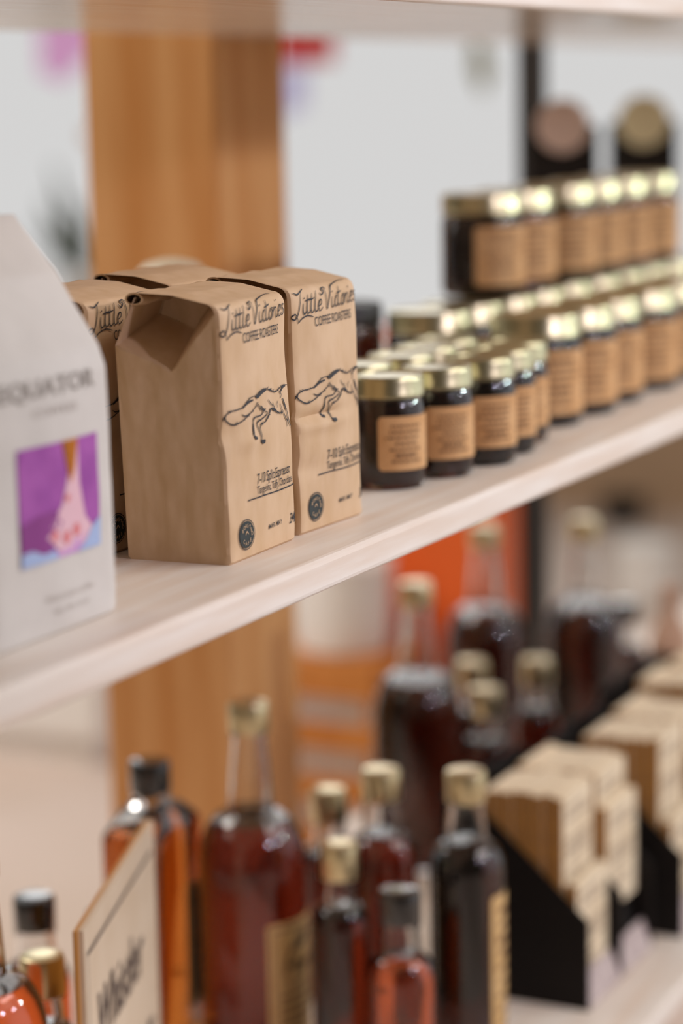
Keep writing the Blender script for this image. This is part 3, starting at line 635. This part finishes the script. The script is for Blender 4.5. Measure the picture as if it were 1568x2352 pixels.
# ------------------------------------------------------------------ black packet displays
def packet_mesh():
    m = MB(); m.box((0, 0, 0), (.083, .0095, .108), 0)
    return m
def stand(x, y, zoff, name_of, nb=9):
    st = empty('packet_display', (x, y, ZL), 'black card display box holding two columns of cream packets, the %s' % name_of, 'display box')
    Wd, D = .190, .150
    side = [(0, 0), (D, 0), (D, .215), (.120, .206), (.001, .090)]
    side = [(0, 0), (D, 0), (D, .196), (.118, .196), (0, .088)]
    for px in (0, .0935, .187):
        MB().prism(side, px, px+.003, ax='x').build('side_panel' if px != .0935 else 'divider', M['black'], st)
    MB().box((.003, D-.003, 0), (.187, D, .196)).build('back_panel', M['black'], st)
    MB().box((.003, .0005, 0), (.187, D-.003, .003)).build('base_panel', M['black'], st)
    m = MB().prism([(-.0012, .001), (.0005, .001), (.0115, .030), (.0098, .030)], .0035, .0930, ax='x').prism([(-.0012, .001), (.0005, .001), (.0115, .030), (.0098, .030)], .0970, .1865, ax='x')
    o = m.build('front_lip', M['lip'], st); o['label'] = 'grey mauve front lip'
    MB().prism([(.016, .003), (D-.003, .003), (D-.003, .095), (.112, .095), (.028, .082), (.016, .012)], .0032, .0933, ax='x').prism([(.016, .003), (D-.003, .003), (D-.003, .095), (.112, .095), (.028, .060), (.016, .012)], .0967, .1868, ax='x').build('inner_step', M['black'], st)
    out = []
    for col, cx_ in enumerate((.0052, .0988)):
        side_n = ('near', 'far')[col]
        for k in range(nb):
            if k == 0 and col == 0: yy, zz = .0128, .0135
            elif col == 1 and k == 0: yy, zz = .0165, .062
            else: yy, zz = .0165+.0105*(k), .0965+random.uniform(-.002, .003)
            lb = ('front cream packet in the %s column of the %s' if k == 0 else 'cream packet standing behind others in the %s column of the %s') % (side_n, name_of)
            out.append((x+cx_+random.uniform(-.0012, .0012), y+yy, ZL+zz, lb, k))
    return out
pk = None
names = ['nearest black display', 'second black display', 'farthest black display']
for (x, y), nm in zip(((2.046, .746), (2.272, .726), (2.500, .745)), names):
    for (a, b, c, lb, k) in stand(x, y, 0, nm):
        if pk is None:
            m = packet_mesh(); rnd = random.Random(3)
            f = lambda u, v: (u, -.0006, v)
            for q, wd in ((.092, .05), (.082, .06), (.060, .064), (.052, .058), (.044, .062), (.028, .05), (.018, .04)):
                u = .009
                while u < .009+wd: w = rnd.uniform(.004, .011); m.add([f(u, q), f(u+w, q), f(u+w, q+.0042), f(u, q+.0042)], [(0, 1, 2, 3)], 1); u += w+.002
            o = m.build('paper_packet', [M['packet'], M['packet_ink'], M['packet_edge']])
            for p_ in o.data.polygons:
                if p_.normal.x < -.9: p_.material_index = 2
            pk = o
        else: o = pk.copy(); S.collection.objects.link(o)
        o.location = (a, b, c); o.rotation_euler = (0, 0, random.uniform(-.012, .012))
        tag(o, lb, 'packet', 'cream packets in the %s' % nm)

# ------------------------------------------------------------------ things beyond the shelf
def floor_box(name, x0, x1, y0, y1, h, m, label, cat, door=None, bev=.004):
    r = empty(name, ((x0+x1)/2, (y0+y1)/2, FZ), label, cat); hx, hy = (x1-x0)/2, (y1-y0)/2
    MB().box((-hx, -hy, .06), (hx, hy, h)).build('cabinet_body', m, r, bevel=bev)
    MB().box((-hx+.03, -hy+.03, 0), (hx-.03, hy-.03, .06)).build('plinth', m, r)
    MB().box((-hx-.01, -hy-.01, h), (hx+.01, hy+.01, h+.02)).build('top_board', m, r, bevel=.003)
    return r
floor_box('white_cabinet', 3.86, 4.35, 2.42, 3.3, .50, M['white'], 'low white cabinet on the floor left of the timber post', 'cabinet')
floor_box('rust_cabinet', 3.80, 3.89, 1.545, 1.86, .86, M['rust'], 'tall rust orange cabinet standing on the floor behind the tall bottles', 'cabinet')
# slatted crate with a white tub on it
cr_ = empty('slatted_crate', (3.66, 1.785, FZ), 'orange wooden slatted crate on the floor right of the timber post', 'crate')
cw, cd, ch = .105, .105, .335
for i in range(4):
    z0 = .005+i*.0927
    m = MB()
    m.box((-cw-.008, -cd-.008, z0), (cw+.008, -cd, z0+.052)); m.box((-cw-.008, cd, z0), (cw+.008, cd+.008, z0+.052))
    m.box((-cw-.008, -cd, z0), (-cw, cd, z0+.052)); m.box((cw, -cd, z0), (cw+.008, cd, z0+.052))
    m.build('slat_ring', M['crate'], cr_)
for sx in (-1, 1):
    for sy in (-1, 1): MB().box((sx*cw-.012*(sx > 0), sy*cd-.012*(sy > 0), 0), (sx*cw+.012*(sx < 0), sy*cd+.012*(sy < 0), ch)).build('corner_post', M['crate'], cr_)
MB().box((-cw, -cd, 0), (cw, cd, .008)).build('crate_floor', M['crate'], cr_)
MB().box((-cw-.008, -cd-.008, ch), (cw+.008, cd+.008, ch+.012)).build('crate_lid', M['crate'], cr_)
b_ = MB().box((-.09, -.09, 0), (.09, .09, .32)).build('white_carton', M['white'], None, bevel=.004); b_.location = (3.66, 1.785, FZ+.009)
tag(b_, 'white carton inside the slatted crate, showing through the gaps', 'carton')
tb = empty('white_tub', (3.66, 1.785, FZ+.347), 'round white tub standing on the slatted crate', 'tub')
MB().lathe([(.070, 0), (.080, .004), (.086, .10), (.086, .150), (.078, .150), (.074, .02), (.02, .018)], 40).build('tub_body', M['white'], tb, smooth=True)
MB().lathe([(.089, .1502), (.089, .158), (.080, .164), (.02, .165)], 40).build('lid', M['white'], tb, smooth=True)
# far floor things seen under the middle shelf on the right
dr = empty('white_stool', (5.72, 1.93, FZ), 'round white drum stool far off on the floor at right', 'stool')
MB().lathe([(.060, 0), (.072, .01), (.080, .07), (.074, .125), (.066, .13)], 36).build('drum', M['white'], dr, smooth=True)
MB().lathe([(.07, .1305), (.078, .135), (.078, .15), (.07, .156), (.01, .157)], 36).build('seat', M['white'], dr, smooth=True)
bk = empty('dark_basket', (6.78, 2.36, FZ), 'small dark basket on the far floor by the tan wall', 'basket')
MB().lathe([(.045, 0), (.06, .005), (.072, .075), (.067, .075), (.055, .012), (.01, .012)], 28).build('basket_body', M['steel_black'], bk, smooth=True)
MB().lathe([(.068, .0705), (.0745, .0705), (.0745, .08), (.068, .08)], 28).build('rim', M['steel_black'], bk, smooth=True)
# paper shapes taped to the window
def pane_shape(name, poly, m, label, cat):
    o = MB().prism([(y, z) for y, z in poly], 7.055, 7.0595, ax='x').build(name, m); tag(o, label, cat)
def wy(px): return 4.70-px*(4.70-2.25)/1568
def wz(py): return .29-(py)*(.88/600)
pane_shape('pink_pennant', [(wy(95), .26), (wy(240), .26), (wy(240), .17), (wy(150), .05), (wy(95), .08)], M['pink'], 'pale pink paper shape taped high on the window at left', 'paper decoration')
pane_shape('red_banner', [(wy(680), .30), (wy(812), .30), (wy(812), .095), (wy(680), .095)], M['red'], 'red paper banner on the window right of the timber post', 'banner')
pane_shape('lavender_card', [(wy(680), .085), (wy(748), .085), (wy(742), -.05), (wy(680), -.08)], M['lavender'], 'lavender paper card on the window under the red banner', 'card')
pane_shape('yellow_sticker', [(wy(205), -.11), (wy(250), -.11), (wy(250), -.17), (wy(205), -.15)], M['yellowp'], 'small yellow sticker on the window beside the post', 'sticker')
pane_shape('olive_leaf_cutout', [(wy(1118), .16), (wy(1140), .16), (wy(1160), .05), (wy(1140), -.02), (wy(1118), .05)], M['olive'], 'olive leaf cutout on the window left of the black upright', 'cutout')
# plants on the sill
def plant(loc, label, leaves, pot_r=.045, pot_h=.09):
    r = empty('potted_plant', loc, label, 'plant')
    MB().lathe([(pot_r*.7, 0), (pot_r*.8, .004), (pot_r, pot_h), (pot_r*.9, pot_h), (pot_r*.85, pot_h*.85), (.005, pot_h*.84)], 30).build('pot', M['white'], r, smooth=True)
    for (dy, dz, ln, wd_, tilt) in leaves:
        m = MB(); n = 9; L = []; R_ = []; Mi = []
        for k in range(n):
            t = k/(n-1); w = wd_*math.sin(PI*(.08+.9*t)); c = (0, dy*t+math.cos(tilt)*0, pot_h*.84+dz*t-.03*t*t)
            L.append((c[0]-.01, c[1]-w, c[2])); Mi.append((c[0]+.006, c[1], c[2]+.002)); R_.append((c[0]-.01, c[1]+w, c[2]))
        V = L+Mi+R_; F = [(k, k+1, n+k+1, n+k) for k in range(n-1)]+[(n+k, n+k+1, 2*n+k+1, 2*n+k) for k in range(n-1)]
        V2 = [(x+.0015, y, z) for x, y, z in V]; q = len(V)
        m.add(V+V2, F+[tuple(reversed([i+q for i in f_])) for f_ in F]); m.build('leaf', M['leaf'], r, smooth=True)
plant((6.94, 4.33, -.78), 'leafy plant in a white pot on the window sill at left', [(.16, .30, 0, .026, 0), (.11, .42, 0, .020, 0), (.21, .22, 0, .026, 0), (-.03, .30, 0, .012, 0), (.05, .30, 0, .022, 0)], .07, .2)
for i, (yy, rr_, hh, l) in enumerate(((4.50, .045, .21, 'round white vase on the window sill beside the white bag'), (4.17, .05, .27, 'taller white vase on the window sill against the post'))):
    v = empty('white_vase', (6.92 if i == 0 else 6.93, yy, -.78), l, 'vase')
    MB().lathe([(rr_*.5, 0), (rr_*.8, .01), (rr_, hh*.5), (rr_*.9, hh*.8), (rr_*.5, hh*.95), (rr_*.55, hh), (rr_*.45, hh), (rr_*.4, hh*.93), (.004, hh*.5)], 32).build('vase_body', M['frame'], v, smooth=True)
